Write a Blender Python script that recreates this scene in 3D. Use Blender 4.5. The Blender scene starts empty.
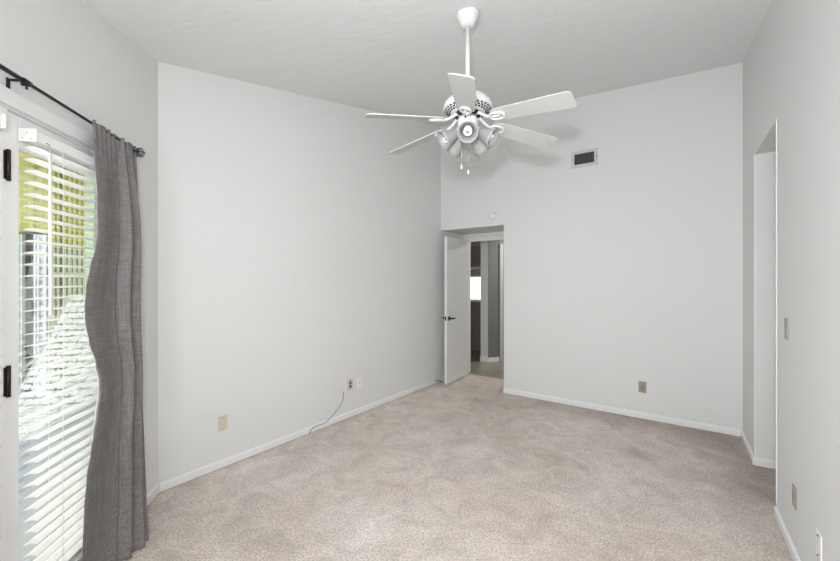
import bpy, bmesh, math, random
from mathutils import Vector, Matrix, noise

random.seed(7)
SC = bpy.context.scene
COL = SC.collection

# ------------------------------------------------------------------ camera, world, lights, exposure
F, CX, CY, EYE = 373.3, 420.0, 280.5, 1.43
cam_data = bpy.data.cameras.new('camera')
cam_data.sensor_width = 36.0
cam_data.lens = F / 840.0 * 36.0
cam_data.clip_start = 0.02
cam = bpy.data.objects.new('camera', cam_data)
COL.objects.link(cam)
cam.location = (0, 0, EYE)
cam.rotation_euler = (math.pi / 2, 0, 0)
SC.camera = cam

SC.view_settings.view_transform = 'Standard'
SC.view_settings.look = 'None'
SC.view_settings.gamma = 1.0
SC.view_settings.use_curve_mapping = False
SC.view_settings.exposure = 0.0

WORLD_STRENGTH = 3.6
world = bpy.data.worlds.new('overcast_sky')
SC.world = world
world.use_nodes = True
wn = world.node_tree
wn.nodes['Background'].inputs['Color'].default_value = (0.90, 0.95, 1.0, 1)
wn.nodes['Background'].inputs['Strength'].default_value = WORLD_STRENGTH


def area_light(name, loc, target, sx, sy, power, color=(1, 1, 1)):
    d = bpy.data.lights.new(name, 'AREA')
    d.shape = 'RECTANGLE'
    d.size, d.size_y = sx, sy
    d.energy = power
    d.color = color
    o = bpy.data.objects.new(name, d)
    COL.objects.link(o)
    o.location = loc
    o.rotation_euler = (Vector(target) - Vector(loc)).to_track_quat('-Z', 'Y').to_euler()
    return o


# ------------------------------------------------------------------ plan of the room (x right, y depth, z up)
UX, UY = 0.5793, 0.8151           # direction of the two long walls
P_AD = Vector((-1.763, 2.512))    # corner patio wall / long left wall
P_AB = Vector((0.297, 5.285))     # corner left wall / back wall
P_BC = Vector((2.943, 3.404))     # corner back wall / right wall
E_D = Vector((0.1668, -0.9860))
P_DE = P_AD + E_D * 2.40
E_C = Vector((0.5656, 0.8247))
P_CE = P_BC - E_C * 4.75

# fill at an added unseen window, the flash by the camera, added hall fill
mid_e = (P_DE + P_CE) * 0.5
area_light('added_window_fill', (mid_e.x - UX * 0.16, mid_e.y - UY * 0.16, 1.55), (mid_e.x + UX, mid_e.y + UY, 1.65), 1.5, 1.6, 29, (0.975, 0.99, 1.0))
flash = area_light('camera_flash', (-0.10, -0.12, 1.69), (1.0, 4.9, 1.75), 0.13, 0.13, 33, (0.985, 0.992, 1.0))
flash.data.spread = math.radians(155)
area_light('added_hall_fill', (2.2, 6.4, 2.40), (2.2, 6.4, 0), 0.3, 0.3, 26, (1.0, 0.97, 0.92))  # unseen light added under the hall ceiling to brighten the hall

# ------------------------------------------------------------------ helpers


def zceil(x, y):
    u = x * UX + y * UY
    v = x * UY - y * UX
    return 2.67808708 + 0.17054365 * u - 0.00474614 * v - 0.01191613 * u * v


def mat(name, color, rough=0.6, metallic=0.0, noise_scale=None, noise_amt=0.05, bump=0.0, bump_scale=None, stretch=None, emission=None):
    m = bpy.data.materials.new(name)
    m.use_nodes = True
    nt = m.node_tree
    b = nt.nodes['Principled BSDF']
    b.inputs['Base Color'].default_value = (*color, 1)
    b.inputs['Roughness'].default_value = rough
    b.inputs['Metallic'].default_value = metallic
    if noise_scale or bump:
        tc = nt.nodes.new('ShaderNodeTexCoord')
        mp = nt.nodes.new('ShaderNodeMapping')
        nt.links.new(tc.outputs['Object'], mp.inputs['Vector'])
        if stretch:
            mp.inputs['Scale'].default_value = stretch
        if noise_scale:
            n = nt.nodes.new('ShaderNodeTexNoise')
            n.inputs['Scale'].default_value = noise_scale
            n.inputs['Detail'].default_value = 5
            nt.links.new(mp.outputs[0], n.inputs['Vector'])
            mx = nt.nodes.new('ShaderNodeMix')
            mx.data_type = 'RGBA'
            mx.inputs[6].default_value = (*[max(0, c * (1 - noise_amt)) for c in color], 1)
            mx.inputs[7].default_value = (*[min(1, c * (1 + noise_amt)) for c in color], 1)
            nt.links.new(n.outputs['Fac'], mx.inputs[0])
            nt.links.new(mx.outputs[2], b.inputs['Base Color'])
        if bump:
            n2 = nt.nodes.new('ShaderNodeTexNoise')
            n2.inputs['Scale'].default_value = bump_scale or 60
            n2.inputs['Detail'].default_value = 4
            nt.links.new(mp.outputs[0], n2.inputs['Vector'])
            bp = nt.nodes.new('ShaderNodeBump')
            bp.inputs['Strength'].default_value = bump
            bp.inputs['Distance'].default_value = 0.01
            nt.links.new(n2.outputs['Fac'], bp.inputs['Height'])
            nt.links.new(bp.outputs[0], b.inputs['Normal'])
    return m


def glass_mat(name, tint=(1, 1, 1)):
    m = bpy.data.materials.new(name)
    m.use_nodes = True
    nt = m.node_tree
    nt.nodes.clear()
    out = nt.nodes.new('ShaderNodeOutputMaterial')
    t = nt.nodes.new('ShaderNodeBsdfTransparent')
    t.inputs[0].default_value = (*tint, 1)
    g = nt.nodes.new('ShaderNodeBsdfGlossy')
    g.inputs['Roughness'].default_value = 0.02
    fr = nt.nodes.new('ShaderNodeFresnel')
    fr.inputs[0].default_value = 1.45
    ml = nt.nodes.new('ShaderNodeMath')
    ml.operation = 'MULTIPLY'
    ml.inputs[1].default_value = 0.5
    mx = nt.nodes.new('ShaderNodeMixShader')
    nt.links.new(fr.outputs[0], ml.inputs[0])
    nt.links.new(ml.outputs[0], mx.inputs[0])
    nt.links.new(t.outputs[0], mx.inputs[1])
    nt.links.new(g.outputs[0], mx.inputs[2])
    nt.links.new(mx.outputs[0], out.inputs[0])
    return m


class MB:
    """collects faces in local space, builds ONE mesh object"""

    def __init__(self):
        self.bm = bmesh.new()

    def face(self, pts):
        vs = [self.bm.verts.new(p) for p in pts]
        return self.bm.faces.new(vs)

    def box(self, x0, x1, y0, y1, z0, z1, m=None):
        c = [(x0, y0, z0), (x1, y0, z0), (x1, y1, z0), (x0, y1, z0), (x0, y0, z1), (x1, y0, z1), (x1, y1, z1), (x0, y1, z1)]
        if m is not None:
            c = [m @ Vector(p) for p in c]
        v = [self.bm.verts.new(p) for p in c]
        for f in ((0, 3, 2, 1), (4, 5, 6, 7), (0, 1, 5, 4), (1, 2, 6, 5), (2, 3, 7, 6), (3, 0, 4, 7)):
            self.bm.faces.new([v[i] for i in f])
        return self

    def rbox(self, x0, x1, y0, y1, z0, z1, r=0.004, seg=2, m=None):
        t = bmesh.new()
        tm = MB.__new__(MB)
        tm.bm = t
        tm.box(x0, x1, y0, y1, z0, z1)
        bmesh.ops.bevel(t, geom=list(t.edges), offset=r, segments=seg, affect='EDGES', profile=0.5)
        self.merge(t, m)
        return self

    def merge(self, t, m=None):
        mp = {}
        for v in t.verts:
            mp[v] = self.bm.verts.new(m @ v.co if m is not None else v.co)
        for f in t.faces:
            try:
                nf = self.bm.faces.new([mp[v] for v in f.verts])
                nf.smooth = f.smooth
            except ValueError:
                pass
        t.free()

    def prism(self, pts2, z0, z1s, m=None):
        """pts2: footprint ccw; z1s: top height (number or list)"""
        n = len(pts2)
        if not isinstance(z1s, (list, tuple)):
            z1s = [z1s] * n
        lo = [Vector((p[0], p[1], z0)) for p in pts2]
        hi = [Vector((p[0], p[1], z)) for p, z in zip(pts2, z1s)]
        if m is not None:
            lo = [m @ p for p in lo]
            hi = [m @ p for p in hi]
        lo = [self.bm.verts.new(p) for p in lo]
        hi = [self.bm.verts.new(p) for p in hi]
        self.bm.faces.new(lo[::-1])
        self.bm.faces.new(hi)
        for i in range(n):
            j = (i + 1) % n
            self.bm.faces.new([lo[i], lo[j], hi[j], hi[i]])
        return self

    def tube(self, pts, r, seg=10, caps=True, smooth=True):
        pts = [Vector(p) for p in pts]
        rs = r if isinstance(r, (list, tuple)) else [r] * len(pts)
        rings = []
        up = None
        for i, p in enumerate(pts):
            t = (pts[min(i + 1, len(pts) - 1)] - pts[max(i - 1, 0)]).normalized()
            if up is None:
                a = Vector((0, 0, 1)) if abs(t.z) < 0.9 else Vector((1, 0, 0))
                up = (a - t * a.dot(t)).normalized()
            else:
                up = (up - t * up.dot(t)).normalized()
            s = t.cross(up)
            rings.append([self.bm.verts.new(p + (up * math.cos(k * 2 * math.pi / seg) + s * math.sin(k * 2 * math.pi / seg)) * rs[i]) for k in range(seg)])
        for a, b in zip(rings, rings[1:]):
            for k in range(seg):
                f = self.bm.faces.new([a[k], a[(k + 1) % seg], b[(k + 1) % seg], b[k]])
                f.smooth = smooth
        if caps:
            self.bm.faces.new(rings[0][::-1])
            self.bm.faces.new(rings[-1])
        return self

    def lathe(self, prof, seg=32, m=None, closed=False):
        """profile of (r, z) turned about z"""
        rings = []
        for r, z in prof:
            ring = []
            for k in range(seg):
                a = 2 * math.pi * k / seg
                p = Vector((max(r, 1e-4) * math.cos(a), max(r, 1e-4) * math.sin(a), z))
                ring.append(self.bm.verts.new(m @ p if m is not None else p))
            rings.append(ring)
        pairs = list(zip(rings, rings[1:]))
        if closed:
            pairs.append((rings[-1], rings[0]))
        for a, b in pairs:
            for k in range(seg):
                f = self.bm.faces.new([a[k], a[(k + 1) % seg], b[(k + 1) % seg], b[k]])
                f.smooth = True
        return self

    def sphere(self, c, r, seg=16, rings=10, scale=(1, 1, 1)):
        prof = [(math.sin(math.pi * i / rings), -math.cos(math.pi * i / rings)) for i in range(rings + 1)]
        m = Matrix.Translation(Vector(c)) @ Matrix.Diagonal((r * scale[0], r * scale[1], r * scale[2], 1))
        return self.lathe(prof, seg, m)

    def build(self, name, material, parent=None, matrix=None, smooth_angle=None):
        bmesh.ops.recalc_face_normals(self.bm, faces=self.bm.faces[:])
        me = bpy.data.meshes.new(name)
        self.bm.to_mesh(me)
        self.bm.free()
        me.materials.append(material)
        o = bpy.data.objects.new(name, me)
        COL.objects.link(o)
        if parent is not None:
            o.parent = parent
        if matrix is not None:
            o.matrix_local = matrix
        return o


def tag(o, label=None, cat=None, group=None, kind=None):
    if label:
        o['label'] = label
    if cat:
        o['category'] = cat
    if group:
        o['group'] = group
    if kind:
        o['kind'] = kind
    return o


def empty(name, matrix, label, cat, group=None, kind=None):
    o = bpy.data.objects.new(name, None)
    COL.objects.link(o)
    o.empty_display_size = 0.1
    o.matrix_world = matrix
    return tag(o, label, cat, group, kind)


def frame(p, q):
    """matrix at p, local x towards q, local y into the room, z up; and the length"""
    e = (q - p)
    L = e.length
    e = e / L
    m = Matrix(((e.x, -e.y, 0, p.x), (e.y, e.x, 0, p.y), (0, 0, 1, 0), (0, 0, 0, 1)))
    return m, L


MA, LA = frame(P_AB, P_AD)
MD, LD = frame(P_AD, P_DE)
ME, LE = frame(P_DE, P_CE)
MC, LC = frame(P_CE, P_BC)
MBk, LB = frame(P_BC, P_AB)


def on_wall(M, px, py, off=0.0):
    """local (x, z) on the wall plane (offset into the room) seen at pixel px, py"""
    o = M.translation
    e = M.col[0].xyz
    n = M.col[1].xyz
    p0 = o + n * off
    r = (px - CX) / F
    t = (r * p0.y - p0.x) / (e.x - r * e.y)
    p = p0 + e * t
    return t, EYE + p.y * (CY - py) / F


def wall(name, M, xs, holes, mtl, label, thick=0.12, x_ext=(0.05, 0.05)):
    """wall in frame M between xs, holes = [(x0,x1,z0,z1)], top follows the ceiling"""
    x0, x1 = xs
    X = sorted({x0 - x_ext[0], x1 + x_ext[1], *[h[0] for h in holes], *[h[1] for h in holes]})
    mb = MB()
    for a, b in zip(X, X[1:]):
        mid = (a + b) / 2
        zz = 0.0
        hs = sorted([h for h in holes if h[0] < mid < h[1]], key=lambda h: h[2])
        segs = []
        for h in hs:
            if h[2] > zz:
                segs.append((zz, h[2]))
            zz = h[3]
        for s in segs:
            mb.box(a, b, -thick, 0, s[0], s[1])
        pa = M @ Vector((a, 0, 0))
        pb = M @ Vector((b, 0, 0))
        za, zb = zceil(pa.x, pa.y) + 0.03, zceil(pb.x, pb.y) + 0.03
        mb.prism([(a, -thick), (b, -thick), (b, 0), (a, 0)], zz, [za, zb, zb, za])
    o = mb.build(name, mtl, None, M)
    return tag(o, label, 'wall', kind='structure')


# ------------------------------------------------------------------ materials
W_PAINT = mat('white_wall_paint', (0.748, 0.751, 0.741), 0.75, noise_scale=1.5, noise_amt=0.012, bump=0.12, bump_scale=90)
CEIL = mat('ceiling_plaster', (0.80, 0.80, 0.797), 0.85, noise_scale=3, noise_amt=0.02, bump=0.30, bump_scale=7, stretch=(1, 2.2, 1))
TRIM = mat('white_trim_gloss', (0.83, 0.83, 0.82), 0.4)
DOORW = mat('white_door_paint', (0.78, 0.78, 0.775), 0.4, noise_scale=3, noise_amt=0.01)
PVC = mat('white_blind_vinyl', (0.90, 0.885, 0.835), 0.4)
PVC_W = mat('white_blind_rail', (0.90, 0.90, 0.88), 0.35)
BLACK = mat('black_metal', (0.012, 0.012, 0.013), 0.35)
BRONZE = mat('dark_bronze', (0.035, 0.025, 0.018), 0.4, metallic=0.6)
CRYSTAL = mat('smoky_crystal', (0.25, 0.25, 0.26), 0.08, metallic=0.3)
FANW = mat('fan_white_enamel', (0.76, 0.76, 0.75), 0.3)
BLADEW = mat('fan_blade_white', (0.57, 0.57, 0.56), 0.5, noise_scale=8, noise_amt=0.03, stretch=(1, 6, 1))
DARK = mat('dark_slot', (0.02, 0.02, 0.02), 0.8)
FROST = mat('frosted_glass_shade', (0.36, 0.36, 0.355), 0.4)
BULB = mat('white_spiral_bulb', (0.93, 0.93, 0.91), 0.25)
CHAIN = mat('brushed_chain', (0.45, 0.45, 0.44), 0.35, metallic=0.7)
IVORY = mat('ivory_plastic', (0.66, 0.58, 0.46), 0.4)
BROWNP = mat('brown_socket', (0.11, 0.075, 0.04), 0.45)
ALMOND = mat('almond_plate', (0.33, 0.31, 0.235), 0.4)
WPLATE = mat('white_plate', (0.84, 0.84, 0.83), 0.35)
GREYP = mat('grey_switch_plate', (0.36, 0.36, 0.34), 0.45)
CABLE = mat('grey_cable', (0.19, 0.20, 0.19), 0.5)
VENTG = mat('vent_frame_white', (0.62, 0.62, 0.61), 0.4)
VENTD = mat('vent_louvre_grey', (0.17, 0.17, 0.17), 0.5)
GLASS = glass_mat('clear_glass')
GLASS2 = glass_mat('tinted_glass', (0.97, 0.99, 0.97))
LINING = mat('curtain_lining', (0.80, 0.79, 0.82), 0.8)
WOODT = mat('threshold_wood', (0.30, 0.17, 0.08), 0.5, noise_scale=12, noise_amt=0.3, stretch=(1, 8, 1))


def carpet_material():
    m = bpy.data.materials.new('beige_carpet')
    m.use_nodes = True
    nt = m.node_tree
    b = nt.nodes['Principled BSDF']
    b.inputs['Roughness'].default_value = 0.95
    b.inputs['Specular IOR Level'].default_value = 0.1
    tc = nt.nodes.new('ShaderNodeTexCoord')

    def nz(scale, detail, dist=0.0, rough=0.5):
        n = nt.nodes.new('ShaderNodeTexNoise')
        n.inputs['Scale'].default_value = scale
        n.inputs['Detail'].default_value = detail
        n.inputs['Distortion'].default_value = dist
        n.inputs['Roughness'].default_value = rough
        nt.links.new(tc.outputs['Object'], n.inputs['Vector'])
        return n

    def ramp(src, a, b_, ca, cb):
        r = nt.nodes.new('ShaderNodeValToRGB')
        r.color_ramp.elements[0].position = a
        r.color_ramp.elements[1].position = b_
        r.color_ramp.elements[0].color = ca
        r.color_ramp.elements[1].color = cb
        nt.links.new(src, r.inputs[0])
        return r

    def mix(kind, fac, a, c):
        x = nt.nodes.new('ShaderNodeMix')
        x.data_type = 'RGBA'
        x.blend_type = kind
        if isinstance(fac, float):
            x.inputs[0].default_value = fac
        else:
            nt.links.new(fac, x.inputs[0])
        for s, i in ((a, 6), (c, 7)):
            if isinstance(s, tuple):
                x.inputs[i].default_value = s
            else:
                nt.links.new(s, x.inputs[i])
        return x.outputs[2]

    big = ramp(nz(0.9, 4, 0.4).outputs['Fac'], 0.35, 0.68, (0.71, 0.625, 0.555, 1), (0.81, 0.74, 0.695, 1))
    mid = ramp(nz(4.5, 14, 1.0, 0.72).outputs['Fac'], 0.32, 0.68, (0.78, 0.765, 0.755, 1), (1.14, 1.14, 1.14, 1))
    fine = ramp(nz(85, 6).outputs['Fac'], 0.34, 0.66, (0.66, 0.66, 0.66, 1), (1.22, 1.22, 1.22, 1))
    c = mix('MULTIPLY', 1.0, big.outputs[0], mid.outputs[0])
    c = mix('MULTIPLY', 0.9, c, fine.outputs[0])
    # worn and soiled patches (where, radius, strength)
    warp = nz(3.0, 5)
    add = nt.nodes.new('ShaderNodeVectorMath')
    add.operation = 'MULTIPLY_ADD'
    nt.links.new(warp.outputs['Color'], add.inputs[0])
    add.inputs[1].default_value = (0.45, 0.45, 0.0)
    nt.links.new(tc.outputs['Object'], add.inputs[2])
    for (x, y, r, s) in STAINS:
        d = nt.nodes.new('ShaderNodeVectorMath')
        d.operation = 'DISTANCE'
        nt.links.new(add.outputs[0], d.inputs[0])
        d.inputs[1].default_value = (x + 0.22, y + 0.22, 0)
        rr = ramp(d.outputs['Value'], 0.0, r, (s, s, s, 1), (0, 0, 0, 1))
        c = mix('MULTIPLY', rr.outputs[0], c, (0.55, 0.52, 0.495, 1))
    nt.links.new(c, b.inputs['Base Color'])
    bp = nt.nodes.new('ShaderNodeBump')
    bp.inputs['Strength'].default_value = 0.45
    bp.inputs['Distance'].default_value = 0.01
    nt.links.new(nz(230, 3).outputs['Fac'], bp.inputs['Height'])
    nt.links.new(bp.outputs[0], b.inputs['Normal'])
    return m


def floor_pt(px, py):
    d = F * EYE / (py - CY)
    return ((px - CX) / F * d, d)


STAINS = [(*floor_pt(640, 456), 0.20, 0.55), (*floor_pt(480, 390), 0.45, 0.35), (*floor_pt(710, 440), 0.5, 0.35), (*floor_pt(765, 480), 0.45, 0.5),
          (*floor_pt(195, 488), 0.12, 0.5), (*floor_pt(475, 400), 0.2, 0.5), (*floor_pt(250, 500), 0.10, 0.3), (*floor_pt(150, 510), 0.25, 0.35),
          (*floor_pt(545, 402), 0.38, 0.4), (*floor_pt(590, 412), 0.38, 0.45), (*floor_pt(635, 420), 0.38, 0.5), (*floor_pt(685, 430), 0.38, 0.5), (*floor_pt(730, 440), 0.38, 0.55), (*floor_pt(752, 462), 0.36, 0.5), (*floor_pt(770, 500), 0.34, 0.5), (*floor_pt(782, 540), 0.28, 0.4), (*floor_pt(330, 440), 0.5, 0.2), (*floor_pt(640, 520), 0.25, 0.2)]
CARPET = carpet_material()


def weave_material():
    m = bpy.data.materials.new('grey_linen')
    m.use_nodes = True
    nt = m.node_tree
    b = nt.nodes['Principled BSDF']
    b.inputs['Roughness'].default_value = 0.9
    b.inputs['Specular IOR Level'].default_value = 0.15
    tc = nt.nodes.new('ShaderNodeTexCoord')
    cols = []
    for sc in ((40, 40, 900), (500, 500, 22)):
        mp = nt.nodes.new('ShaderNodeMapping')
        mp.inputs['Scale'].default_value = sc
        nt.links.new(tc.outputs['Object'], mp.inputs['Vector'])
        n = nt.nodes.new('ShaderNodeTexNoise')
        n.inputs['Scale'].default_value = 0.35
        n.inputs['Detail'].default_value = 3
        nt.links.new(mp.outputs[0], n.inputs['Vector'])
        cols.append(n)
    ad = nt.nodes.new('ShaderNodeMath')
    nt.links.new(cols[0].outputs['Fac'], ad.inputs[0])
    nt.links.new(cols[1].outputs['Fac'], ad.inputs[1])
    r = nt.nodes.new('ShaderNodeValToRGB')
    hv = nt.nodes.new('ShaderNodeMath')
    hv.operation = 'MULTIPLY'
    hv.inputs[1].default_value = 0.5
    nt.links.new(ad.outputs[0], hv.inputs[0])
    nt.links.new(hv.outputs[0], r.inputs[0])
    r.color_ramp.elements[0].position = 0.36
    r.color_ramp.elements[1].position = 0.64
    r.color_ramp.elements[0].color = (0.148, 0.140, 0.138, 1)
    r.color_ramp.elements[1].color = (0.268, 0.255, 0.251, 1)
    nt.links.new(r.outputs[0], b.inputs['Base Color'])
    bp = nt.nodes.new('ShaderNodeBump')
    bp.inputs['Strength'].default_value = 0.25
    bp.inputs['Distance'].default_value = 0.003
    nt.links.new(hv.outputs[0], bp.inputs['Height'])
    nt.links.new(bp.outputs[0], b.inputs['Normal'])
    return m


LINEN = weave_material()

# ------------------------------------------------------------------ room shell
# wall at the left: runs on past the back corner as the side of the door recess
ALC = 0.64                         # depth of the recess in front of the bedroom door
wall('wall_left', MA, (-ALC - 0.12, LA), [], W_PAINT, 'long plain white wall left of the open door', x_ext=(0, 0.05))

t_top, _ = on_wall(MD, 143, 200)
DOOR_T0, DOOR_T1, DOOR_T2 = 0.35, 1.10, 2.05
HEAD_Z = 2.085
wall('wall_window', MD, (0, LD), [(DOOR_T0 - 0.02, DOOR_T2 + 0.02, 0, HEAD_Z + 0.015)], W_PAINT, 'white wall with the patio door and the grey curtain')
wall('wall_behind', ME, (0, LE), [(LE / 2 - 0.75, LE / 2 + 0.75, 0.75, 2.35)], W_PAINT, 'white wall behind the camera with an added window opening')

c_far, _ = on_wall(MC, 754.6, 463)
c_near, _ = on_wall(MC, 776.6, 463)
RZ = 2.405
wall('wall_right', MC, (0, LC), [(c_near, c_far, 0, RZ)], W_PAINT, 'white wall at the right with a tall doorless opening')

b_open, zh = on_wall(MBk, 503.8, 224.8)
DH = zh
wall('wall_back', MBk, (0, LB), [(b_open, LB, 0, DH)], W_PAINT, 'white far wall with the air vent and the door recess', x_ext=(0.05, -0.0))

# soffit and side of the recess
mb = MB()
mb.box(b_open - 0.1, LB, -ALC - 0.1, -0.12, DH, DH + 0.12)
tag(mb.build('wall_recess_soffit', W_PAINT, None, MBk), 'white soffit over the bedroom door recess', 'soffit', kind='structure')
mb = MB()
mb.box(b_open - 0.12, b_open, -ALC - 0.12, -0.12, 0, DH)
tag(mb.build('wall_recess_side', W_PAINT, None, MBk), 'white right side of the bedroom door recess', 'wall', kind='structure')

# closet recess behind the right opening
mb = MB()
mb.box(c_far, c_far + 0.12, -1.0, -0.12, 0, RZ + 0.1)
mb.box(c_near - 0.12, c_near, -1.0, -0.12, 0, RZ + 0.1)
mb.box(c_near - 0.12, c_far + 0.12, -1.12, -1.0, 0, RZ + 0.1)
mb.box(c_near, c_far, -1.0, -0.12, RZ, RZ + 0.1)
tag(mb.build('wall_closet', W_PAINT, None, MC), 'white inside walls seen through the right opening', 'wall', kind='structure')

# carpet: room polygon plus the recess and the closet
rec_r = MBk @ Vector((b_open, -ALC + 0.02, 0))
rec_l = MBk @ Vector((LB, -ALC + 0.02, 0))
bo = MBk @ Vector((b_open, 0, 0))
cf0, cf1 = MC @ Vector((c_far, 0, 0)), MC @ Vector((c_far, -1.0, 0))
cn0, cn1 = MC @ Vector((c_near, 0, 0)), MC @ Vector((c_near, -1.0, 0))
poly = [P_AB, P_AD, P_DE, P_CE, cn0, cn1, cf1, cf0, P_BC, bo, rec_r, rec_l]
mb = MB()
bmf = [(p[0], p[1]) for p in poly]
mb.prism(bmf, -0.06, 0.0)
bmesh.ops.triangulate(mb.bm, faces=[f for f in mb.bm.faces if len(f.verts) > 4])
tag(mb.build('floor', CARPET), 'worn beige carpet over the whole room', 'carpet', kind='structure')

# ceiling: one slab following the slope
mb = MB()
N = 18
cs = [P_AB, P_AD, P_DE, P_CE, P_BC]
x0, x1 = min(p.x for p in cs) - 0.1, max(p.x for p in cs) + 0.1
poly5 = []
cen = sum(cs, Vector((0, 0))) / 5
for p in cs:
    poly5.append(p + (p - cen).normalized() * 0.10)
t = bmesh.new()
vs = [t.verts.new((p.x, p.y, 0)) for p in poly5]
t.faces.new(vs)
for k in range(1, 14):
    for co, no in (((x0 + (x1 - x0) * k / 14, 0, 0), (1, 0, 0)), ((0, -1 + 7.0 * k / 14, 0), (0, 1, 0))):
        bmesh.ops.bisect_plane(t, geom=t.verts[:] + t.edges[:] + t.faces[:], plane_co=co, plane_no=no)
top = bmesh.ops.extrude_face_region(t, geom=t.faces[:])
for v in [g for g in top['geom'] if isinstance(g, bmesh.types.BMVert)]:
    v.co.z = 0.12
for v in t.verts:
    v.co.z += zceil(v.co.x, v.co.y)
mb.merge(t)
tag(mb.build('ceiling', CEIL), 'sloping white textured ceiling', 'ceiling', kind='structure')


def baseboard(name, M, x0, x1, label, h=0.066, d=0.013, off=0.0):
    mb = MB()
    prof = [(0, 0.006), (d, 0.006), (d, h - 0.012), (d - 0.004, h - 0.004), (d - 0.009, h), (0, h)]
    a = [mb.bm.verts.new((x0, y + off, z)) for y, z in prof]
    b = [mb.bm.verts.new((x1, y + off, z)) for y, z in prof]
    n = len(prof)
    for i in range(n):
        j = (i + 1) % n
        mb.bm.faces.new([a[i], a[j], b[j], b[i]])
    mb.bm.faces.new(a)
    mb.bm.faces.new(b[::-1])
    return tag(mb.build(name, TRIM, None, M), label, 'baseboard', kind='structure')


baseboard('baseboard_left', MA, -0.55, LA - 0.006, 'white baseboard along the long left wall')
baseboard('baseboard_window', MD, 0.006, DOOR_T0 - 0.06, 'short white baseboard between the curtain and the left corner')
baseboard('baseboard_back', MBk, 0.0, b_open, 'white baseboard along the far wall')
baseboard('baseboard_right', MC, c_far, LC, 'short white baseboard by the far right corner')
baseboard('baseboard_right_near', MC, 0.0, c_near, 'white baseboard on the near part of the right wall')
mcl, lcl = frame(MC @ Vector((c_far, -1.0, 0)).to_3d() and (MC @ Vector((c_far, -1.0, 0))).to_2d(), (MC @ Vector((c_far, 0.0, 0))).to_2d())
baseboard('baseboard_closet', mcl, 0.0, lcl + 0.014, 'white baseboard inside the right opening', off=0.0)
# slim corner strip of the opening
mb = MB()
mb.rbox(c_far - 0.004, c_far + 0.006, -0.010, 0.003, 0.07, RZ, 0.002)
tag(mb.build('trim_1', TRIM, None, MC), 'slim white corner strip at the far side of the right opening', 'trim', kind='structure')
mb = MB()
mb.rbox(c_near - 0.010, c_near + 0.004, -0.03, 0.004, 0.08, RZ, 0.003)
tag(mb.build('trim_2', TRIM, None, MC), 'bright white corner strip at the near side of the right opening', 'trim', kind='structure')

# unseen window added behind the camera for the fill light
mb = MB()
a, b = LE / 2 - 0.75, LE / 2 + 0.75
for q in ((a, b, 0.75, 0.80), (a, b, 2.30, 2.35), (a, a + 0.05, 0.80, 2.30), (b - 0.05, b, 0.80, 2.30), (LE / 2 - 0.025, LE / 2 + 0.025, 0.80, 2.30)):
    mb.box(q[0], q[1], -0.11, -0.03, q[2], q[3])
w1 = mb.build('added_window_1', TRIM, None, ME)
tag(w1, 'added unseen white framed window behind the camera', 'window', kind='structure')
MB().box(a + 0.05, b - 0.05, -0.072, -0.068, 0.80, 2.30).build('pane', GLASS, w1)

# ------------------------------------------------------------------ patio door in the angled wall
mb = MB()   # casing and jamb
cz = HEAD_Z + 0.075
mb.rbox(DOOR_T0 - 0.065, DOOR_T2 + 0.065, 0, 0.018, HEAD_Z + 0.012, cz, 0.004)
mb.rbox(DOOR_T0 - 0.065, DOOR_T0 - 0.008, 0, 0.018, 0.0, HEAD_Z + 0.012, 0.004)
mb.rbox(DOOR_T2 + 0.008, DOOR_T2 + 0.065, 0, 0.018, 0.0, HEAD_Z + 0.012, 0.004)
tag(mb.build('trim_3', TRIM, None, MD), 'white casing around the patio door', 'trim', kind='structure')
mb = MB()
mb.box(DOOR_T0 - 0.02, DOOR_T2 + 0.02, -0.12, 0.0, HEAD_Z + 0.004, HEAD_Z + 0.015)
mb.box(DOOR_T0 - 0.02, DOOR_T0 - 0.004, -0.12, 0.0, 0, HEAD_Z)
mb.box(DOOR_T2 + 0.004, DOOR_T2 + 0.02, -0.12, 0.0, 0, HEAD_Z)
mb.box(DOOR_T1 + 0.002, DOOR_T1 + 0.030, -0.10, 0.004, 0, HEAD_Z)
tag(mb.build('trim_4', TRIM, None, MD), 'white jamb and mullion of the patio door', 'door frame', kind='structure')
mb = MB()
mb.rbox(DOOR_T0 - 0.02, DOOR_T2 + 0.02, -0.13, 0.03, 0.0, 0.028, 0.006)
tag(mb.build('trim_5', WOODT, None, MD), 'brown wooden threshold under the patio door', 'threshold', kind='structure')


def glazed_leaf(name, t0, t1, label):
    root = empty(name, MD @ Matrix.Translation((t0, 0, 0)), label, 'door', kind='structure')
    w = t1 - t0
    st = 0.052
    mb = MB()
    mb.rbox(0, st, -0.045, 0.0, 0.032, HEAD_Z - 0.006, 0.003)
    mb.rbox(w - st, w, -0.045, 0.0, 0.032, HEAD_Z - 0.006, 0.003)
    mb.rbox(st, w - st, -0.045, 0.0, HEAD_Z - 0.12, HEAD_Z - 0.006, 0.003)
    mb.rbox(st, w - st, -0.045, 0.0, 0.032, 0.19, 0.003)
    mb.build('stile_and_rail', TRIM, root)
    MB().box(st, w - st, -0.026, -0.020, 0.19, HEAD_Z - 0.12).build('pane', GLASS, root)
    return root, w


leaf, lw = glazed_leaf('door_1', DOOR_T0, DOOR_T1, 'white glazed patio door leaf behind the blind beside the curtain')
leaf2, lw2 = glazed_leaf('door_2', DOOR_T1 + 0.032, DOOR_T2, 'white glazed patio door leaf at the left edge of the photo')
for zc in (1.870, 1.045, 0.25):
    mb = MB()
    mb.rbox(lw - 0.004, lw + 0.020, 0.0, 0.006, zc - 0.055, zc + 0.055, 0.002)
    mb.tube([(lw + 0.004, 0.008, zc - 0.06), (lw + 0.004, 0.008, zc + 0.06)], 0.0075, 10)
    tag(mb.build('hinge', BRONZE, leaf), 'dark bronze hinge')


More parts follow.
